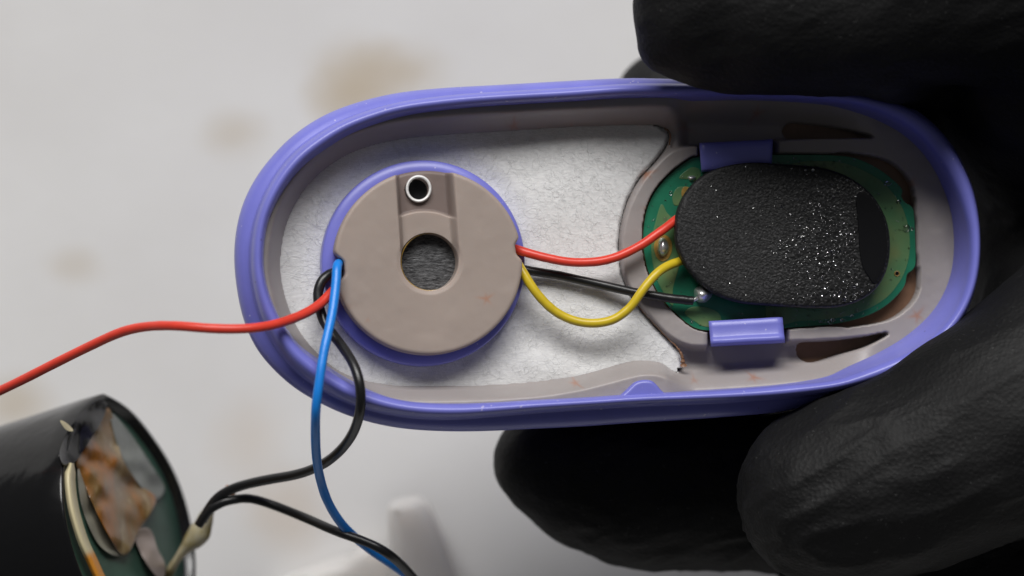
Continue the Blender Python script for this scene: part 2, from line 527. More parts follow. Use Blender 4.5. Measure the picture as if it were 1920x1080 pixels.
def make_shell():
    rings = [R3(sc(uO, .30), -14.2), R3(sc(uO, .62), -14.0), R3(sc(uO, .80), -13.2), R3(sc(uO, .895), -11.2), R3(sc(uO, .940), -8.4), R3(sc(uO, .974), -5.8),
             R3(sc(uO, .992), -4.2), R3(uO, -3.2), R3(mixc(uO, uRO, .09), -2.8), R3(mixc(uO, uRO, .33), -2.45), R3(mixc(uO, uRO, .66), -2.2), R3(mixc(uO, uRO, .90), -2.12),
             R3(mixc(uO, uRO, .99), -2.06), R3(mixc(uRO, uRI, .02), -1.7), R3(mixc(uRO, uRI, .06), -1.0), R3(mixc(uRO, uRI, .14), -.50), R3(mixc(uRO, uRI, .28), -.18), R3(mixc(uRO, uRI, .46), -.02), R3(mixc(uRO, uRI, .64), -.04),
             R3(mixc(uRO, uRI, .82), -.2), R3(mixc(uRO, uRI, .94), -.45), R3(uRI, -.75), R3(mixc(uRI, uLO, .12), -1.1), R3(mixc(uRI, uLO, .5), -1.9), R3(uLO, -2.8), R3(uLO, -4.5), R3(sc(uLO, .985), -9.5), R3(sc(uLO, .5), -10.0)]
    v, f = rings_mesh(rings, True, True)
    o = link('pod_shell', DEV.world(v), f, m_purple)
    fix_normals(o)
    tag(o, 'oval purple plastic shell of an opened vape pod held by gloved fingers', 'vape shell')
    return o
shell = make_shell()

# small rounded rib standing on the inside of the near rim
def make_rib():
    top = [(1150,752),(1166,740),(1180,727),(1192,716),(1206,712),(1222,713),(1232,721),(1242,733),(1258,746),(1240,756),(1200,760),(1165,758)]
    v, f = slab(DEV, top, -.42, -3.4, .22, 8, n=120, sigma=4)
    o = link('locating_rib', v, f, m_purple, shell)
    fix_normals(o)
make_rib()

# ------------------------------------------------------------------ silicone liner (one moulded piece)
K = [(528,490),(535,435),(550,393),(573,355),(605,322),(650,292),(700,273),(760,260),(840,252),(920,247),(1060,240),(1160,236),(1235,236),(1256,250),(1250,275),(1228,305),(1200,335),(1178,375),(1165,420),(1161,465),(1167,515),(1185,555),(1215,595),(1250,632),(1278,665),(1282,690),(1265,688),(1235,676),(1200,673),(1165,679),(1120,691),(1070,703),(1000,714),(920,720),(850,722),(760,722),(690,713),(640,695),(600,664),(565,622),(545,580),(532,535)]
CO = [(1310,272),(1280,275),(1250,290),(1215,325),(1187,370),(1169,420),(1165,470),(1172,520),(1191,558),(1221,598),(1256,632),(1290,649),(1330,651),(1400,647),(1470,642),(1570,637),(1640,628),(1700,612),(1760,590),(1800,540),(1815,450),(1800,340),(1750,290),(1690,262),(1640,258),(1540,257),(1450,262),(1380,268)]
CI = [(1203,440),(1206,400),(1223,358),(1253,323),(1290,296),(1310,291),(1400,287),(1500,285),(1560,285),(1610,289),(1660,299),(1695,323),(1712,358),(1717,420),(1719,480),(1723,515),(1721,545),(1705,572),(1674,595),(1640,605),(1600,611),(1560,617),(1500,624),(1400,629),(1330,629),(1298,621),(1263,596),(1233,566),(1213,531),(1205,490)]
PCB = [(1206,440),(1212,397),(1228,360),(1256,327),(1290,301),(1312,294),(1400,291),(1500,290),(1560,291),(1605,297),(1648,317),(1680,342),(1692,356),(1690,368),(1697,379),(1710,388),(1714,402),(1716,440),(1717,490),(1712,505),(1701,514),(1698,530),(1690,545),(1665,570),(1635,588),(1600,600),(1560,608),(1500,613),(1420,618),(1340,620),(1310,617),(1290,607),(1268,588),(1250,570),(1232,545),(1216,510),(1208,475)]
TD1 = [(1502,655),(1504,646),(1513,641),(1560,639),(1620,632),(1664,625),(1624,648),(1572,663),(1530,676),(1514,674),(1505,666)]
TD2 = [(1476,244),(1480,234),(1494,229),(1550,235),(1600,244),(1636,256),(1600,257),(1530,258),(1494,259),(1481,254)]
STAINS = [(963,236,7,.5),(1076,244,6,.7),(1213,326,8,.8),(1706,345,9,.45),(1718,592,8,.65),(1411,708,7,.65),(1300,713,5,.45),(1075,719,6,.7),(1420,212,8,.5),(1285,236,10,.35),(1208,390,4,.3)]
def stain_at(px, py, L):
    s = np.zeros_like(px)
    for x, y, r, a in L:
        d = np.hypot(px - x, py - y) / r
        ang = np.arctan2(py - y, px - x)
        d = d * (1 + .35 * np.sin(ang * 5 + x) + .2 * np.sin(ang * 3 + y))
        s = np.maximum(s, a * np.exp(-d * d * 1.1))
    return np.clip(s, 0, 1)
cK, cCO, cCI = smooth_closed(K, 260, 4), smooth_closed(CO, 200, 4), smooth_closed(CI, 200, 4)
cT1, cT2, cRI = smooth_closed(TD1, 120, 2), smooth_closed(TD2, 120, 2), smooth_closed(RI, 200, 8)
def make_liner():
    st = 2.5
    gx, gy = np.meshgrid(np.arange(478, 1816, st), np.arange(176, 772, st))
    dRI = sdf(gx, gy, cRI)
    m = dRI < 10
    dK, dCO, dCI, dT1, dT2 = (sdf(gx, gy, c) for c in (cK, cCO, cCI, cT1, cT2))
    # side wall round the cotton
    wall = -3.7 + 2.5 * sstep(-4, 34, dK)
    # trough beyond the cotton, rising to the shell
    up = 1 - np.clip(-dRI / 62, 0, 1)
    trough = -4.5 + 2.4 * sstep(0.15, 1.0, up)
    trough = trough + (-3.0 - trough) * sstep(1540, 1650, gx) 
    h = wall + (trough - wall) * sstep(1238, 1300, gx)
    # collar round the board, broken where the two latch tabs stand
    col = sstep(4, -4, dCO)
    gap1 = sstep(1306, 1314, gx) * sstep(1459, 1452, gx) * sstep(320, 300, gy)
    gap2 = sstep(1325, 1333, gx) * sstep(1480, 1473, gx) * sstep(600, 615, gy)
    col = col * (1 - np.maximum(gap1, gap2))
    h = np.maximum(h, -4.5) * (1 - col) + -3.0 * col
    h = np.where(dK < 60, np.where((dCO > 0) & (dK < 0), h, h), h)
    # cotton bay, board bay, two slots
    h = h + (-7.0 - h) * sstep(1.5, -3.5, dK) * sstep(-1, 3, dCO)
    dPC = sdf(gx, gy, smooth_closed(PCB, 300, 1.2)) - 1.0
    dCV = np.minimum(dPC, np.maximum(dCI, dPC + 1.0 - 34 * sstep(1535, 1690, gx)))
    h = h + (-6.6 - h) * sstep(2.0, -2.0, dCV)
    h = h + (-7.2 - h) * sstep(2.2, -2.2, dT1)
    h = h + (-7.2 - h) * sstep(2.2, -2.2, dT2)
    u = DEV.loc(gx, gy, -3.2)
    V = np.stack([u[..., 0], u[..., 1], h + .03 * fbm(np.stack([gx / 40, gy / 40, 0 * gx], -1), 3)], -1)
    v, f, used = grid_mesh(V, m)
    stn = stain_at(gx, gy, STAINS).reshape(-1)[used]
    o = link('silicone_liner', DEV.world(v), f, m_liner, shell, attr={'stain': stn})
    # brown liquid lying in the slots and under the board
    for c, hh in ((cT1, -4.6), (cT2, -4.8), (cCI, -4.25)):
        cc = inset(DEV.loc(c[:, 0], c[:, 1], -3.2)[:, :2], -.18)
        vv, ff = rings_mesh([R3(cc, hh - .5), R3(cc, hh)], False, True)
        b = link('liquid_pool', DEV.world(vv), ff, m_amber, shell, smooth=False)
        fix_normals(b)
    # brown residue along the cut end of the cotton
    for pts, r in (([(1246,240),(1254,246),(1257,256),(1255,270)], .07), ([(1190,566),(1222,603),(1254,636),(1270,652),(1279,668),(1281,684)], None)):
        n = 60
        p = spline([(a, b, 0) for a, b in pts], n)
        rr = np.full(len(p), .05) if r else .022 + .15 * np.linspace(0, 1, len(p)) ** 3
        q = DEV.world(DEV.loc(p[:, 0], p[:, 1], -3.25 - 0 * p[:, 0]))
        q = q + np.stack([vnoise(np.c_[np.arange(len(p)) * .9, np.zeros(len(p)), np.full(len(p), 3 * k)]) for k in (1, 2, 3)], 1) * .03
        vv, ff = tube(q, rr * (1 + .4 * vnoise(np.c_[np.arange(len(p)) * .7, np.zeros((len(p), 2))])), 8)
        link('liquid_residue', vv, ff, m_residue, shell)
    return o
liner = make_liner()

# ------------------------------------------------------------------ latch tabs
def make_tab(quad, hooks, flip):
    """quad: px corners (outer-left, outer-right, inner-right, inner-left); the ridge is the outer edge"""
    ol, orr, ir, il = [np.array(q, float) for q in quad]
    prof = hooks        # (t from outer 0 to inner 1, h)
    nseg = 24
    rings = []
    for i in range(nseg + 1):
        s = i / nseg
        e = .5 - abs(s - .5)
        r = min(1, e * nseg / 2.0) if e * nseg < 2 else 1
        row = []
        for t, h in prof:
            a = ol + (orr - ol) * s; b = il + (ir - il) * s
            p = a + (b - a) * t
            hh = h - .16 * (1 - math.sqrt(max(0, 1 - (1 - r) ** 2))) if h > -4 else h
            row.append(DEV.loc(p[0], p[1], hh))
        rings.append(row)
    m = len(prof)
    v = np.array(rings).reshape(-1, 3)
    # small moulding unevenness
    v = v + .015 * np.stack([vnoise(v * 1.3, k) for k in (5, 6, 7)], 1)
    f = []
    for i in range(nseg):
        for j in range(m - 1):
            f.append((i * m + j, i * m + j + 1, (i + 1) * m + j + 1, (i + 1) * m + j))
    f.append(tuple(range(m))); f.append(tuple(range(nseg * m + m - 1, nseg * m - 1, -1)))
    o = link('latch_tab', DEV.world(v), f, m_purple, shell)
    fix_normals(o)
    return o
prof_low = [(.02, -6.0), (.0, -2.6), (.02, -2.15), (.08, -1.9), (.17, -1.78), (.27, -1.82), (.34, -1.95), (.42, -2.02), (.75, -2.06), (.93, -2.08), (.99, -2.2), (1.0, -2.5), (1.0, -3.0)]
t = make_tab([(1333,650),(1472,643),(1467,594),(1329,602)], prof_low, False)
t['label'] = 'latch tab on the side of the rib, with a bright raised edge'
prof_up = [(.02, -6.0), (.0, -2.3), (.03, -2.0), (.1, -1.9), (.3, -1.88), (.6, -1.95), (.9, -2.05), (.98, -2.3), (1.0, -2.9), (1.0, -3.2)]
t = make_tab([(1311,268),(1449,261),(1447,316),(1315,323)], prof_up, True)
t['label'] = 'latch tab in the shade of the thumb'

# ------------------------------------------------------------------ cup round the plug
def circ(cx, cy, rx, ry, n=200, rot=0.0):
    a = np.arange(n) / n * 2 * np.pi
    return np.stack([cx + rx * np.cos(a), cy + ry * np.sin(a)], 1)
def make_cup():
    c = circ(794, 493, 191, 193, 220)
    uc = lvl(c, -2.8)
    L = [R3(uc, -7.0), R3(uc, -3.05), R3(inset(uc, .03), -2.9), R3(inset(uc, .1), -2.8), R3(inset(uc, .6), -2.75), R3(inset(uc, 1.0), -2.75), R3(inset(uc, 1.05), -6.0)]
    v, f = rings_mesh(L, False, True)
    o = link('plug_cup', DEV.world(v), f, m_purple, shell)
    fix_normals(o)
make_cup()

# ================================================================== COTTON
def make_cotton():
    st = 2.5
    gx, gy = np.meshgrid(np.arange(512, 1300, st), np.arange(222, 736, st))
    dK = sdf(gx, gy, cK); dCO = sdf(gx, gy, cCO)
    right = sstep(1140, 1180, gx)
    edge = np.array([(1238,236),(1256,250),(1250,275),(1228,305),(1200,335),(1178,375),(1165,420),(1161,465),(1167,515),(1185,555),(1215,595),(1250,632),(1278,665),(1282,690)], float)
    dE = np.full(gx.shape, 1e9)
    for a_, b_ in zip(edge[:-1], edge[1:]):
        ab = b_ - a_
        tt = np.clip(((gx - a_[0]) * ab[0] + (gy - a_[1]) * ab[1]) / (ab @ ab), 0, 1)
        dE = np.minimum(dE, np.hypot(gx - a_[0] - tt * ab[0], gy - a_[1] - tt * ab[1]))
    m = (dK < 0.5) | ((dK < 10) & (dE > 12))
    P = np.stack([gx, gy, 0 * gx], -1)
    h = -3.75 + .10 * fbm(P / 130, 11, 2) + .010 * fbm(P / np.array([44, 30, 1]), 13, 2) + .006 * fbm(P / 6, 17, 2)
    h = h + .22 * sstep(900, 1050, gx)
    h = h - .4 * sstep(10, 0, dE) ** 2
    dc = np.hypot(gx - 794, gy - 493) - 191
    h = h - .22 * sstep(45, 0, dc)
    # soft folds below the yellow wire
    h = h + .10 * np.sin((gy - .25 * gx - 300) / 17) * sstep(560, 640, gy) * sstep(930, 1000, gx) * sstep(1240, 1180, gx)
    u = DEV.loc(gx, gy, -3.6)
    V = np.stack([u[..., 0], u[..., 1], h], -1)
    v, f, used = grid_mesh(V, m)
    o = link('cotton_pad', DEV.world(v), f, m_cotton)
    tag(o, 'white cotton wadding lining the left part of the shell', 'cotton pad')
    # loose fibres
    Vs, Fs, base = [], [], 0
    cnt = 0
    while cnt < 2300:
        x, y = rng.uniform(530, 1275), rng.uniform(238, 722)
        i, j = int((y - 222) / st), int((x - 512) / st)
        if dK[i, j] > -3 or dc[i, j] < -2: continue
        if 0 < dc[i, j] < 60 and x < 960:
            ang = math.atan2(y - 493, x - 794) + rng.normal(0, .55)
        elif x > 950 and y < 470: ang = .75 + rng.normal(0, .6)
        else: ang = rng.normal(.15, .9)
        ln = rng.uniform(6, 30); cv = rng.normal(0, .9)
        n = 6
        pts = []
        lift = rng.uniform(.0, .02) if rng.random() < .9 else rng.uniform(.1, .35)
        for k in range(n):
            s = k / (n - 1) - .5
            a = ang + cv * s
            xx, yy = x + ln * s * math.cos(a) - cv * 6 * s * s * math.sin(ang), y + ln * s * math.sin(a) + cv * 6 * s * s * math.cos(ang)
            ii = min(max(int((yy - 222) / st), 0), gx.shape[0] - 1); jj = min(max(int((xx - 512) / st), 0), gx.shape[1] - 1)
            uu = DEV.loc(xx, yy, -3.6)
            pts.append((uu[0], uu[1], h[ii, jj] + lift * (1 - 2.4 * s * s) + .012))
        vv, ff = tube(DEV.world(np.array(pts)), rng.uniform(.005, .010), 4, False)
        Vs.append(vv); Fs += [tuple(a + base for a in q) for q in ff]; base += len(vv); cnt += 1
    fo = link('loose_fibre', np.vstack(Vs), Fs, m_fibre, o)
    fo['kind'] = 'stuff'
make_cotton()

# ================================================================== SILICONE PLUG
PC = np.array((806.0, 490.0))
def make_plug():
    na = 440
    a = np.arange(na) / na * 2 * np.pi
    base = polar_resample(circ(803, 491, 177, 174, 800), PC, a)
    R = np.hypot(*(base - PC).T)
    def notch(cx, cy, wd, dp):
        ac = math.atan2(cy - PC[1], cx - PC[0])
        d = (a - ac + np.pi) % (2 * np.pi) - np.pi
        return dp * np.exp(-(d / wd) ** 4)
    R = R - notch(640, 503, .14, 20) - notch(966, 468, .10, 11)
    TOP = -1.35
    rr = np.r_[np.linspace(4, 46, 8), np.linspace(48, 58, 11), np.linspace(60, 170, 84) / 1.0]
    fr = []
    for r in rr: fr.append(np.full(na, r) * 1.0)
    # outermost rings follow the outline
    px, py, hh = [], [], []
    rings = []
    lim = R - 7
    nin = len(rr)
    for k, r in enumerate(rr):
        s = r / 170.0
        rad = np.where(r < 62, r, 62 + (lim - 62) * (r - 62) / (170 - 62))
        rings.append(rad)
    for e in (0.4, 0.7, .9, 1.0): rings.append(lim + 7 * e)
    rad = np.array(rings)
    gx, gy = PC[0] + rad * np.cos(a), PC[1] + rad * np.sin(a)
    # slot and its lighter arched floor
    lft = 746 + (gy - 320) * .065; rgt = 843 + (gy - 320) * .075
    slot = sstep(-6, 5, gx - lft) * sstep(9, -6, gx - rgt) * sstep(492, 470, gy)
    arch = sstep(3, -3, np.hypot(gx - 798, gy - 505) - 112)
    rho = np.hypot(gx - PC[0], gy - PC[1])
    h = np.full_like(gx, TOP)
    h = h - slot * (1.15 - .40 * arch)
    h = h - .07 * sstep(64, 55, rho) * (1 - slot)
    h = np.where(rho < 55, h + (-4.2 - h) * sstep(55, 51.5, rho), h)
    tb = np.hypot(gx - 785, gy - 354)
    h = np.where(tb < 24, h + (-6.0 - h) * sstep(22, 19, tb), h)
    e = np.clip((rad - lim) / 7, 0, 1)
    h = h - .20 * (1 - np.sqrt(np.clip(1 - e * e, 0, 1)))
    h = h + .02 * fbm(np.stack([gx / 50, gy / 50, 0 * gx], -1), 21)
    u = DEV.loc(gx, gy, TOP)
    V = np.stack([u[..., 0], u[..., 1], h], -1)
    low = V[-1].copy(); low[:, 2] = -4.0
    RR = [r for r in V] + [low]
    v, f = rings_mesh(RR, True, False)
    dark = np.r_[(slot * (1 - arch) * sstep(60, 70, rho)).ravel(), (slot * (1 - arch))[-1], 0]  # mask of the darker brown slot floor outside the arch
    stn = stain_at(np.r_[gx.ravel(), gx[-1], PC[0]], np.r_[gy.ravel(), gy[-1], PC[1]], [(912, 560, 7, .55), (690, 600, 4, .2), (640, 575, 12, .25)])
    o = link('silicone_plug', DEV.world(v), f, m_plug, attr={'stain': stn, 'slot_brown': dark})
    fix_normals(o)
    tag(o, 'round grey silicone plug with a keyhole slot, set in the purple cup', 'silicone plug')
    # steel vent tube
    def ringpx(r, hh): return DEV.loc(785 + r * np.cos(b), 354 + r * 1.06 * np.sin(b), hh)
    b = np.arange(72) / 72 * 2 * np.pi
    T = [ringpx(24.5, -5), ringpx(24.5, -2.35), ringpx(23.8, -2.22), ringpx(22.6, -2.17), ringpx(21.2, -2.17), ringpx(19.6, -2.22), ringpx(18.9, -2.35), ringpx(18.7, -6.5)]
    v, f = rings_mesh(T, False, False)
    t = link('vent_tube', DEV.world(v), f, m_steel, o); fix_normals(t)
    v, f = rings_mesh([ringpx(18.75, -3.1), ringpx(10, -3.1)], False, True)
    t = link('bore_shade_disc', DEV.world(v), f, m_film, o); fix_normals(t)  # disc in the film's black, put in as the shade down the tube
    # dark gauze at the bottom of the hole
    g = []
    for r in np.linspace(54, 4, 18):
        p = DEV.loc(PC[0] + r * np.cos(b), PC[1] + 3 + r * np.sin(b), -3.0)
        p[:, 2] += .012 * vnoise(p * np.array([2, 7, 1]), 31)
        g.append(p)
    v, f = rings_mesh(g, False, True)
    t = link('gauze_screen', DEV.world(v), f, m_mesh, o); fix_normals(t)
    # thin brass lip round the hole
    q = DEV.world(DEV.loc(PC[0] + 54.0 * np.cos(b), PC[1] + 1 + 54.0 * np.sin(b), -2.2))
    q = np.vstack([q, q[:1]])
    v, f = tube(q, .035, 6, False)
    link('hole_lip', v, f, m_gold, o)
make_plug()

# ================================================================== CIRCUIT BOARD
def make_board():
    T = -3.35
    v, f = slab(DEV, PCB, T, T - .8, .03, 10, n=300, sigma=1.2)
    o = link('circuit_board', v, f, m_pcb)
    fix_normals(o)
    o.data.materials.append(m_pcbedge.m)
    n = 300
    for p in o.data.polygons[: n * 1]: p.material_index = 1
    tag(o, 'green oval circuit board clipped under the two purple tabs', 'circuit board')
    def sheet(pts, mat, name, th=.035, sg=2.0, off=0.0, n=160):
        vv, ff = slab(DEV, pts, T + th + off, T - .05, .02, 5, n=n, sigma=sg)
        s = link(name, vv, ff, mat, o); fix_normals(s); return s
    pour = [(1470,320),(1500,304),(1540,302),(1580,305),(1622,321),(1660,346),(1689,384),(1702,420),(1706,455),(1703,488),(1690,523),(1662,558),(1622,581),(1570,596),(1500,602),(1440,604),(1440,500),(1450,400)]
    sheet(pour, m_copper, 'copper_pour')
    sheet([(1222,480),(1222,450),(1228,420),(1240,382),(1250,398),(1262,412),(1270,440),(1275,490),(1262,540),(1262,575),(1245,550),(1230,520)], m_copper, 'copper_pour', sg=3)
    sheet([(1284,585),(1300,575),(1330,578),(1350,590),(1350,612),(1320,612),(1305,604),(1290,594)], m_copper, 'copper_pour', sg=2)
    sheet([(1273,334),(1284,322),(1296,314),(1310,316),(1314,330),(1304,340),(1290,336)], m_copper, 'copper_pour', sg=1.5)
    sheet([(1261,368),(1270,352),(1284,350),(1294,356),(1290,376),(1276,384),(1264,384)], m_copper, 'copper_pour', sg=1.5)
    # amber flux beside the pad and soldered joints
    sheet([(1280,352),(1288,350),(1298,356),(1294,372),(1284,378),(1278,366)], m_gold, 'flux_spot', .07, 2)
    sheet([(1226,462),(1232,446),(1246,440),(1258,450),(1260,470),(1252,486),(1240,490),(1230,480)], m_gold, 'solder_pad', .08, 2)
    def blob(cx, cy, rx, ry, top, name, mat=m_solder, seed=0):
        rs = []
        b = np.arange(40) / 40 * 2 * np.pi
        for k in range(9):
            q = k / 8 * math.pi / 2
            s = math.cos(q) * .97 + .03
            p = DEV.loc(cx + rx * s * np.cos(b) * (1 + .1 * np.sin(3 * b + seed)), cy + ry * s * np.sin(b), T + (top - T) * math.sin(q))
            rs.append(p)
        vv, ff = rings_mesh(rs, False, True)
        s = link(name, DEV.world(vv), ff, mat, o); fix_normals(s)
    blob(1243, 463, 11, 18, T + .75, 'solder_joint', seed=1)
    blob(1317, 552, 17, 16, T + 1.5, 'solder_joint', seed=2)
    blob(1297, 334, 8, 5, T + .3, 'solder_joint', seed=3)
    # little bare strand of the black wire
    vv, ff = tube(DEV.world(DEV.loc(np.array([1298., 1306, 1314]), np.array([564., 560, 556]), np.array([-2.5, -2.4, -2.2]))), .12, 8)
    link('wire_strand', vv, ff, m_solder, o)
    # beads and specks of liquid
    def beads(lst, name):
        Vs, Fs, base = [], [], 0
        bm = bmesh.new(); bmesh.ops.create_icosphere(bm, subdivisions=2, radius=1)
        iv = np.array([x.co[:] for x in bm.verts]); iff = [tuple(x.index for x in q.verts) for q in bm.faces]; bm.free()
        for x, y, r, hh in lst:
            c = DEV.loc(x, y, hh)
            vv = iv * np.array([rng.uniform(.8, 1.5), rng.uniform(.7, 1.2), .4]) * r + c
            Vs.append(DEV.world(vv)); Fs += [tuple(q + base for q in ff) for ff in iff]; base += len(iv)
        s = link(name, np.vstack(Vs), Fs, m_drop, o); s['kind'] = 'stuff'
    beads([(1699, 428, .24, T + .06), (1530, 309, .13, T + .05), (1522, 303, .09, T + .05), (1545, 306, .08, T + .05), (1664, 344, .17, T + .05), (1500, 304, .10, T + .05), (1478, 303, .07, T + .05), (1562, 600, .16, T + .05), (1574, 588, .13, T + .05), (1598, 592, .08, T + .05), (1618, 564, .10, T + .05), (1632, 556, .07, T + .05), (1540, 603, .1, T + .05), (1258, 577, .1, T + .05), (1297, 603, .09, T + .05), (1216, 425, .06, T + .05), (1226, 412, .05, T + .05)], 'liquid_beads')
    L = []
    cP = smooth_closed(PCB, 300, 2)
    while len(L) < 170:
        i = rng.integers(0, 300); t = rng.uniform(.80, .985)
        x, y = np.array((1460, 455)) + (cP[i] - np.array((1460, 455))) * t
        if rng.random() > (.9 if (x > 1450 and (y < 320 or y > 570)) else .25 if x > 1600 or x < 1260 else .1): continue
        L.append((x, y, rng.choice([.04, .06, .085, .13], p=[.45, .3, .17, .08]), T + .045))
    beads(L, 'liquid_specks')
    # small via with a dark hole
    b = np.arange(24) / 24 * 2 * np.pi
    vv, ff = tube(DEV.world(np.vstack([DEV.loc(1682 + 4.5 * np.cos(b), 513 + 4.5 * np.sin(b), T + .06)] + [DEV.loc(1682 + 4.5, 513.0, T + .06)[None]])), .035, 6, False)
    link('via_ring', vv, ff, m_gold, o)
    vv, ff = rings_mesh([DEV.loc(1682 + 4.0 * np.cos(b), 513 + 4.0 * np.sin(b), T + .062)] + [DEV.loc(1682 + 1 * np.cos(b), 513 + 1 * np.sin(b), T + .062)], False, True)
    link('via_hole', DEV.world(vv), ff, m_film, o)
make_board()

# ================================================================== FOAM PAD
FOAM = [(1268,440),(1270,402),(1284,366),(1309,336),(1341,317),(1380,307),(1420,304),(1465,307),(1520,311),(1562,319),(1602,337),(1636,365),(1659,402),(1669,440),(1669,480),(1660,515),(1640,545),(1605,567),(1560,577),(1500,576),(1440,572),(1390,567),(1345,552),(1310,527),(1285,495),(1272,466)]
def make_foam():
    TOP = -1.5
    v, f = slab(DEV, FOAM, TOP, -3.3, .22, 3, None, n=420, sigma=5, undercut=.45)
    o = link('foam_pad', v, f, m_foam)
    fix_normals(o)
    tag(o, 'black grainy foam pad stuck on the green circuit board', 'foam pad')
    film = [(1606,362),(1622,360),(1640,378),(1656,408),(1663,440),(1663,478),(1655,508),(1640,532),(1630,520),(1618,500),(1612,470),(1610,430),(1607,395)]
    vv, ff = slab(DEV, film, TOP + .10, TOP - .3, .04, 6, n=120, sigma=3)
    s = link('smooth_film', vv, ff, m_film, o); fix_normals(s)
    bm = bmesh.new(); bmesh.ops.create_icosphere(bm, subdivisions=1, radius=1)
    iv = np.array([x.co[:] for x in bm.verts]); iff = [tuple(x.index for x in q.verts) for q in bm.faces]; bm.free()
    cF = smooth_closed(FOAM, 200, 4)
    Vs, Fs, base, n = [], [], 0, 0
    while n < 420:
        x = rng.uniform(1290, 1665); y = rng.uniform(312, 572)
        if rng.random() > .04 + .96 * sstep(1400, 1600, x + 45 * math.sin(y / 31)): continue
        if math.sin(x / 23 + 2 * math.sin(y / 37)) * math.sin(y / 29 + x / 61) < rng.uniform(-1, .35): continue
        if 1604 < x and 365 < y < 530 and rng.random() > .08: continue
        if sdf(np.array([x]), np.array([y]), cF)[0] > -6: continue
        r = rng.choice([.03, .05, .075, .12], p=[.42, .34, .18, .06]); fl = rng.uniform(.36, .58)
        c = DEV.loc(x, y, TOP + .03)
        Vs.append(DEV.world(iv * np.array([rng.uniform(.8, 1.3), rng.uniform(.8, 1.2), fl]) * r + c)); Fs += [tuple(q + base for q in g) for g in iff]; base += len(iv); n += 1
    s = link('liquid_droplets', np.vstack(Vs), Fs, m_drop, o); s['kind'] = 'stuff'
make_foam()

# ================================================================== WIRES
def wire(name, pts, mat, label, r=.285, dev=True, end=None):
    """pts: (px, py, height mm above the shell's rim plane, or absolute z when dev is False)"""
    p = spline(pts, 130)
    if dev: q = DEV.world(DEV.loc(p[:, 0], p[:, 1], p[:, 2]))
    else: q = W(p[:, 0], p[:, 1], p[:, 2])
    t = np.arange(len(q)) * .13
    q = q + .015 * np.stack([vnoise(np.c_[t, 0 * t + k * 7.3, 0 * t], 50 + k) for k in range(3)], 1)
    rr = r * (1 + .025 * vnoise(np.c_[t * 3, 0 * t, 0 * t], 61))
    v, f = tube(q, rr, 16)
    o = link(name, v, f, mat)
    tag(o, label, 'wire', 'insulated wires of the opened pod')
    fix_normals(o)
    return o
wire('insulated_wire', [(940,462,-3.0),(962,466,-2.6),(1000,477,-2.1),(1050,489,-1.9),(1100,492,-1.9),(1150,484,-1.9),(1200,461,-2.0),(1240,433,-2.2),(1272,409,-2.7),(1290,398,-3.1)], m_red, 'red wire curving from the silicone plug to the green board')
wire('insulated_wire', [(950,465,-3.0),(963,482,-2.6),(982,513,-2.1),(1005,548,-1.9),(1035,580,-1.9),(1070,599,-1.9),(1108,606,-1.8),(1148,600,-1.7),(1180,578,-1.6),(1206,543,-1.5),(1232,512,-1.7),(1256,497,-2.2),(1277,489,-2.6)], m_yel, 'yellow wire sagging in a deep curve between plug and board')
wire('insulated_wire', [(960,500,-3.2),(985,506,-3.0),(1040,515,-2.9),(1110,530,-2.8),(1180,546,-2.6),(1240,557,-2.5),(1280,562,-2.5),(1300,564,-2.5)], m_blk, 'straight black wire under the yellow one, ending at a solder joint')
wire('insulated_wire', [(648,505,-3.2),(638,494,-2.3),(632,500,-1.1),(630,530,-.6),(622,590,.2),(607,660,1.0),(597,725,1.3),(592,780,.6),(592,840,-2.2),(600,895,-5.5),(617,945,-7.2),(645,988,-8.8),(690,1027,-10.4),(735,1058,-11.2),(785,1095,-13),(860,1160,-17)], m_blue, 'blue wire hanging down from the plug over the rim', r=.295)
wire('insulated_wire', [(655,525,-3.4),(640,533,-2.4),(622,548,-1.7),(598,571,-1.1),(560,593,-.2),(515,608,.9),(465,616,1.6),(400,616,1.6),(330,611,.6),(280,612,-1.0),(230,622,-2.6),(170,648,-4.6),(100,683,-7.0),(30,718,-9.4),(-60,762,-12.5)], m_red, 'red wire crossing over the left rim and running off to the left', r=.30)
wire('insulated_wire', [(650,505,-3.3),(634,509,-2.9),(616,515,-2.5),(602,530,-2.3),(596,552,-2.2),(600,582,-2.0),(612,612,-1.6),(640,648,-.6),(664,686,.6),(676,728,1.1),(675,770,.4),(662,812,-2.0),(638,845,-4.6),(605,871,-7),(560,889,-9),(505,899,-11),(455,910,-12.5),(420,924,-13.3),(398,945,-13.8),(380,975,-14.5)], m_blk, 'black wire looping out behind the blue one to the glued splice', r=.315)
sp = wire('insulated_wire', [(372,985,-14.3),(388,962,-13.9),(405,948,-13.6),(430,938,-13.4),(468,935,-13.4),(512,947,-13.2),(570,970,-11.9),(630,996,-9.4),(688,1017,-8.6),(730,1040,-8.8),(765,1072,-11),(810,1130,-14),(850,1200,-18)], m_blk, 'black wire running from the glued splice down past the milky stopper', r=.30)
def make_splice():
    p = spline([(400,944,-13.6),(388,962,-13.8),(376,985,-14.1),(362,1008,-14.4),(345,1030,-14.8),(326,1058,-15.6),(312,1085,-16.8)], 60)
    s = np.linspace(0, 1, len(p))
    r = .30 + .42 * np.exp(-((s - .42) / .20) ** 2) + .06 * vnoise(np.c_[s * 9, 0 * s, 0 * s], 71)
    q = W(p[:, 0] + 6 * np.exp(-((s - .42) / .2) ** 2), p[:, 1], p[:, 2])
    v, f = tube(q, r, 16)
    o = link('glue_blob', v, f, m_glue, sp); fix_normals(o)
    p = W(np.array([425., 432, 436, 434]), np.array([912., 918, 926, 936]), np.array([-12.6, -12.8, -13, -13.2]))
    v, f = tube(p, np.array([.12, .28, .2, .1]), 8)
    o = link('orange_speck', v, f, m_orange, sp); fix_normals(o)
make_splice()

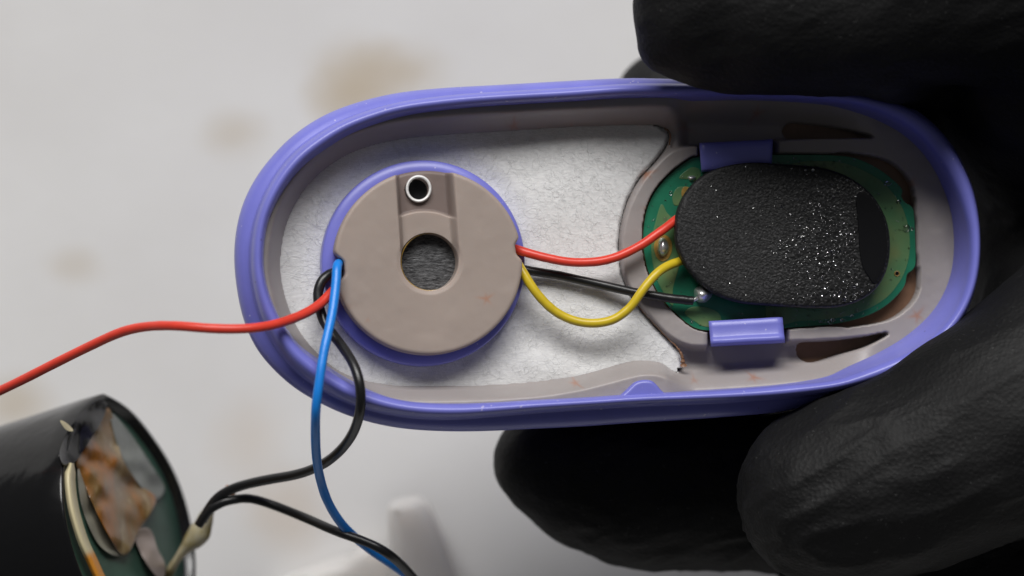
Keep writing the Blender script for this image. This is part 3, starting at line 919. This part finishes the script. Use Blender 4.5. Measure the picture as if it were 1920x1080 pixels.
# ================================================================== BATTERY
def make_battery():
    tilt, az = math.radians(23.5), math.radians(15)
    a = np.array([math.cos(tilt) * math.cos(az), math.cos(tilt) * math.sin(az), math.sin(tilt)])
    C = W(241, 985, -12.5)
    F = Frame(C, a)
    E = lambda px, py, d: F.world(F.loc(px, py, d))
    r = 8.35
    n = 120
    an = np.arange(n) / n * 2 * np.pi
    # two in-plane axes
    e1 = np.cross(a, [0, 0, 1.0]); e1 /= np.linalg.norm(e1); e2 = np.cross(a, e1)
    def ring(rad, d): return C + a * d + np.outer(np.cos(an) * rad, e1) + np.outer(np.sin(an) * rad, e2)
    crump = lambda s: 1 + .012 * vnoise(np.c_[np.cos(an) * 2.2, np.sin(an) * 2.2, np.full(n, s)], 81)
    # the cut wrap is pinched to a corner at its top
    ap = (F.loc(195, 748, 0.0))
    apw = F.world(ap) - C
    aang = math.atan2(apw @ e2, apw @ e1)
    dth = (an - aang + np.pi) % (2 * np.pi) - np.pi
    pk = lambda w_: 1 + w_ * (.055 * np.exp(-np.abs(dth) / .22) - .035 * np.exp(-((dth - .75) / .35) ** 2) - .035 * np.exp(-((dth + .75) / .35) ** 2))
    L = [ring(7.0, -41.2), ring(8.0, -41.2), ring(r * crump(9), -40.8)]
    for k in range(14):
        L.append(ring(r * crump(k * .35) * pk(max(0, k - 10) / 3), -38.5 + k * 2.85))
    L += [ring(r * crump(5) * pk(1), 0.0), ring((r - .06) * pk(1), .12), ring((r - .22) * pk(1), .14), ring((r - .36) * pk(1), .02), ring((r - .42) * pk(1), -.9), ring(3, -1.2)]
    v, f = rings_mesh(L, True, True)
    o = link('battery', v, f, m_wrap); fix_normals(o)
    tag(o, 'black wrapped round battery cell with a torn open end of amber tape', 'battery')
    # end board
    vv, ff = rings_mesh([ring((r - .45) * pk(1), -1.2), ring((r - .45) * pk(1), -.55), ring((r - .6) * pk(1), -.5), ring(4, -.5)], False, True)
    s = link('end_board', vv, ff, m_teal, o); fix_normals(s)
    # cream ring on the near (left) lip
    ths = np.linspace(0, 1, 60)
    pts = spline([(124,868,0),(121,900,0),(126,945,0),(136,985,0),(148,1020,0),(162,1050,0),(178,1085,0),(200,1125,0)], 80)
    nrm = np.gradient(pts[:, :2], axis=0); nrm /= np.linalg.norm(nrm, axis=1)[:, None]
    nn = np.stack([nrm[:, 1], -nrm[:, 0]], 1)
    wdt = 10.5 + 0 * pts[:, 0]; wdt[:8] = np.linspace(5, 10.5, 8)
    rows = []
    for k in np.linspace(-1, 1, 7):
        q = pts[:, :2] + nn * (wdt * k)[:, None] + np.array([10, 0])
        rows.append(E(q[:, 0], q[:, 1], .55 - .5 * k * k))
    V = np.stack(rows, 1)
    m = V.shape[1]
    stn = np.repeat(sstep(.62, .70, np.linspace(0, 1, len(pts))), m)
    v, f, _ = grid_mesh(V)
    s = link('insulating_ring', v, f, m_cream, o, attr={'stain': stn})
    # crumpled films
    def film(name, pts, mat, d0, amp, lab=None, seed=0):
        c = smooth_closed(pts, 120, 2)
        ctr = c.mean(0)
        R, D = [], []
        for k in np.r_[1.0, 1.0, np.linspace(.96, .06, 16)]:
            R.append(ctr + (c - ctr) * k)
        out = []
        for i, q in enumerate(R):
            d = d0 + amp * fbm(np.c_[q / 48.0, np.zeros(len(q))], seed, 2)
            if i == 0: d = d - .35
            out.append(E(q[:, 0], q[:, 1], d))
        vv, ff = rings_mesh(out, False, True)
        s = link(name, vv, ff, mat, o); fix_normals(s)
        if lab: s['label'] = lab
    film('pale_film', [(146,878),(158,905),(178,955),(206,1010),(232,1040),(212,1042),(186,1022),(166,985),(150,935)], m_palefilm, -.25, .22, None, 5)
    film('grey_film', [(208,775),(236,802),(262,838),(288,878),(309,914),(300,934),(284,936),(258,905),(232,862),(217,826)], m_greytape, -.2, .15, None, 9)
    film('amber_tape', [(200,764),(213,785),(220,826),(233,866),(262,908),(292,932),(283,962),(264,990),(243,1034),(226,1040),(202,1002),(176,950),(152,892),(142,868),(158,838),(182,800)], m_tape, .0, .35, None, 13)
    film('nickel_tab', [(252,1004),(268,990),(284,996),(296,1030),(310,1060),(306,1085),(292,1080),(268,1045)], m_tab, -.05, .2, None, 17)
    film('folded_wrap', [(193,752),(200,766),(184,800),(160,838),(138,868),(118,872),(110,850),(125,812),(155,772)], m_wrap, .30, .3, None, 21)
    film('torn_speck', [(112,788),(126,794),(138,808),(124,806)], m_cream, .55, .2, None, 23)
make_battery()

# ================================================================== MILKY STOPPER lying on the table
def make_stopper():
    Z = -34.0
    F = Frame(W(700, 1080, Z), (0, 0, 1.0))
    post = [(727,962),(730,948),(750,940),(778,936),(797,945),(810,964),(833,1018),(856,1078),(878,1140),(800,1160),(745,1150),(734,1080),(729,1010)]
    base = [(560,1086),(640,1052),(668,1032),(690,1022),(720,1030),(760,1040),(860,1080),(880,1180),(700,1220),(560,1180)]
    v, f = slab(F, base, 1.2, -2.9, .8, 10, n=160, sigma=3)
    o = link('silicone_stopper', v, f, m_stopper); fix_normals(o)
    tag(o, 'milky translucent silicone stopper on the table under the blue wire', 'stopper')
    v, f = slab(F, post, 3.6, -1.0, .75, 10, n=160, sigma=3)
    s = link('stopper_arm', v, f, m_stopper, o); fix_normals(s)
    fl = [(520,1092),(580,1062),(645,1041),(668,1034),(690,1060),(640,1100),(520,1120)]
    v, f = slab(F, fl, -.8, -2.9, .3, 6, n=120, sigma=3)
    s = link('stopper_flange', v, f, m_stopper, o); fix_normals(s)
    v, f = tube(W(np.array([738., 736, 735]), np.array([1002., 1020, 1040]), np.array([-31.6, -31.6, -31.7])), .16, 8)
    s = link('moulding_pip', v, f, m_stopper, o); fix_normals(s)
make_stopper()

# ================================================================== GLOVED HAND (one continuous surface)
def make_hand():
    chains = {
        # thumb, pressing on the far rim
        'thumbtip': [(1262,-40,2.6,80),(1256,30,2.2,73),(1262,74,1.6,70),(1330,60,1.4,106)],
        'thumb': [(1298,22,1.8,112),(1345,-20,1.4,145),(1390,47,.8,132),(1450,8,.9,174),(1510,1,.7,182),(1570,-6,.5,191),(1630,-18,.3,196),(1700,-50,0,215),(1860,-90,-2,255),(2060,-60,-6,300),(2300,60,-12,360)],
        'fill': [(1640,80,1,110),(1720,110,-6,95),(1800,190,-11,85),(1870,290,-14,95),(1925,400,-15,90),(1930,500,-15,90)],
        # finger hidden under the shell, peeping out beyond the far rim
        'under': [(1262,205,-24,115),(1400,220,-24,130),(1600,260,-24,150),(1850,300,-24,190),(2150,340,-22,260)],
        # middle finger below the near rim
        'middle': [(1030,862,-13.5,104),(1105,888,-14,138),(1205,905,-14.5,164),(1350,905,-15,166),(1500,905,-15,172),(1700,890,-15,190),(1950,800,-15,230),(2200,650,-15,300)],
        # index finger in front, beside the near rim
        'index': [(1545,930,-2.8,166),(1640,905,-2.6,186),(1760,860,-2.6,200),(1900,790,-3,215),(2080,690,-5,250),(2300,560,-10,330)],
        # folded ring finger lower right
        'ring': [(1640,1150,-11,190),(1800,1120,-11,200),(2000,1050,-12,220),(2250,850,-14,300)],
        'palm': [(2060,300,-17,260),(2120,480,-17,280),(2400,350,-18,420),(2700,450,-20,440),(3000,480,-22,400)],
        'web': [(1980,130,-8,230),(2010,300,-16,215),(1990,460,-18,190),(2010,600,-12,190)],
    }
    bm = bmesh.new()
    for c in chains.values():
        p = np.array(c, float)
        for i in range(len(p) - 1):
            L = np.hypot(*(p[i + 1, :2] - p[i, :2]))
            k = max(2, int(L / (.12 * p[i, 3])))
            for j in range(k + (i == len(p) - 2)):
                q = p[i] + (p[i + 1] - p[i]) * (j / k)
                z = q[2]
                co = W(q[0], q[1], z)
                rr = q[3] / PXMM * (CAM_D - z) / CAM_D
                bmesh.ops.create_icosphere(bm, subdivisions=3, radius=rr * MM, matrix=Matrix.Translation(Vector(co * MM)))
    me = bpy.data.meshes.new('hand_blocks'); bm.to_mesh(me); bm.free()
    o = bpy.data.objects.new('gloved_hand', me); COL.objects.link(o)
    md = o.modifiers.new('r', 'REMESH'); md.mode = 'VOXEL'; md.voxel_size = .34 * MM
    sm = o.modifiers.new('s', 'SMOOTH'); sm.factor = .5; sm.iterations = 14
    dg = bpy.context.evaluated_depsgraph_get()
    ev = o.evaluated_get(dg)
    nm = bpy.data.meshes.new_from_object(ev)
    o.modifiers.clear()
    o.data = nm; bpy.data.meshes.remove(me)
    n = len(nm.vertices)
    co = np.empty(n * 3); nm.vertices.foreach_get('co', co); co = co.reshape(-1, 3) / MM
    no = np.empty(n * 3); nm.vertices.foreach_get('normal', no); no = no.reshape(-1, 3)
    d = .20 * fbm(co / 6.0, 91, 2)
    # glove wrinkles: ridged noise drawn out along one way
    c30 = math.cos(math.radians(28)); s30 = math.sin(math.radians(28))
    rot = np.stack([co[:, 0] * c30 + co[:, 1] * s30, -co[:, 0] * s30 + co[:, 1] * c30, co[:, 2]], 1)
    rid = 1 - np.abs(fbm(rot / np.array([6.0, 1.8, 2.2]), 95, 2))
    wr = sstep(-5, 15, co[:, 0]) * sstep(-2, -8, co[:, 1])
    d += .26 * (rid ** 2 - .4) * (.35 + .65 * wr)
    rid2 = 1 - np.abs(fbm(rot / np.array([3.4, .75, 1.2]), 99, 2))
    d += .15 * (rid2 - .6) * (.25 + .75 * wr) * sstep(-.2, .5, fbm(co / 7.0, 101, 2) + .2)
    d += .012 * fbm(co / .8, 97, 2)
    co2 = co + no * d[:, None]
    c = co2.mean(0)
    nm.vertices.foreach_set('co', ((co2 - c) * MM).ravel())
    o.location = Vector(c * MM)
    nm.polygons.foreach_set('use_smooth', [True] * len(nm.polygons))
    nm.materials.clear(); nm.materials.append(m_glove.m)
    nm.update()
    tag(o, 'hand in a black nitrile glove pinching the purple shell from the right', 'hand')
make_hand()
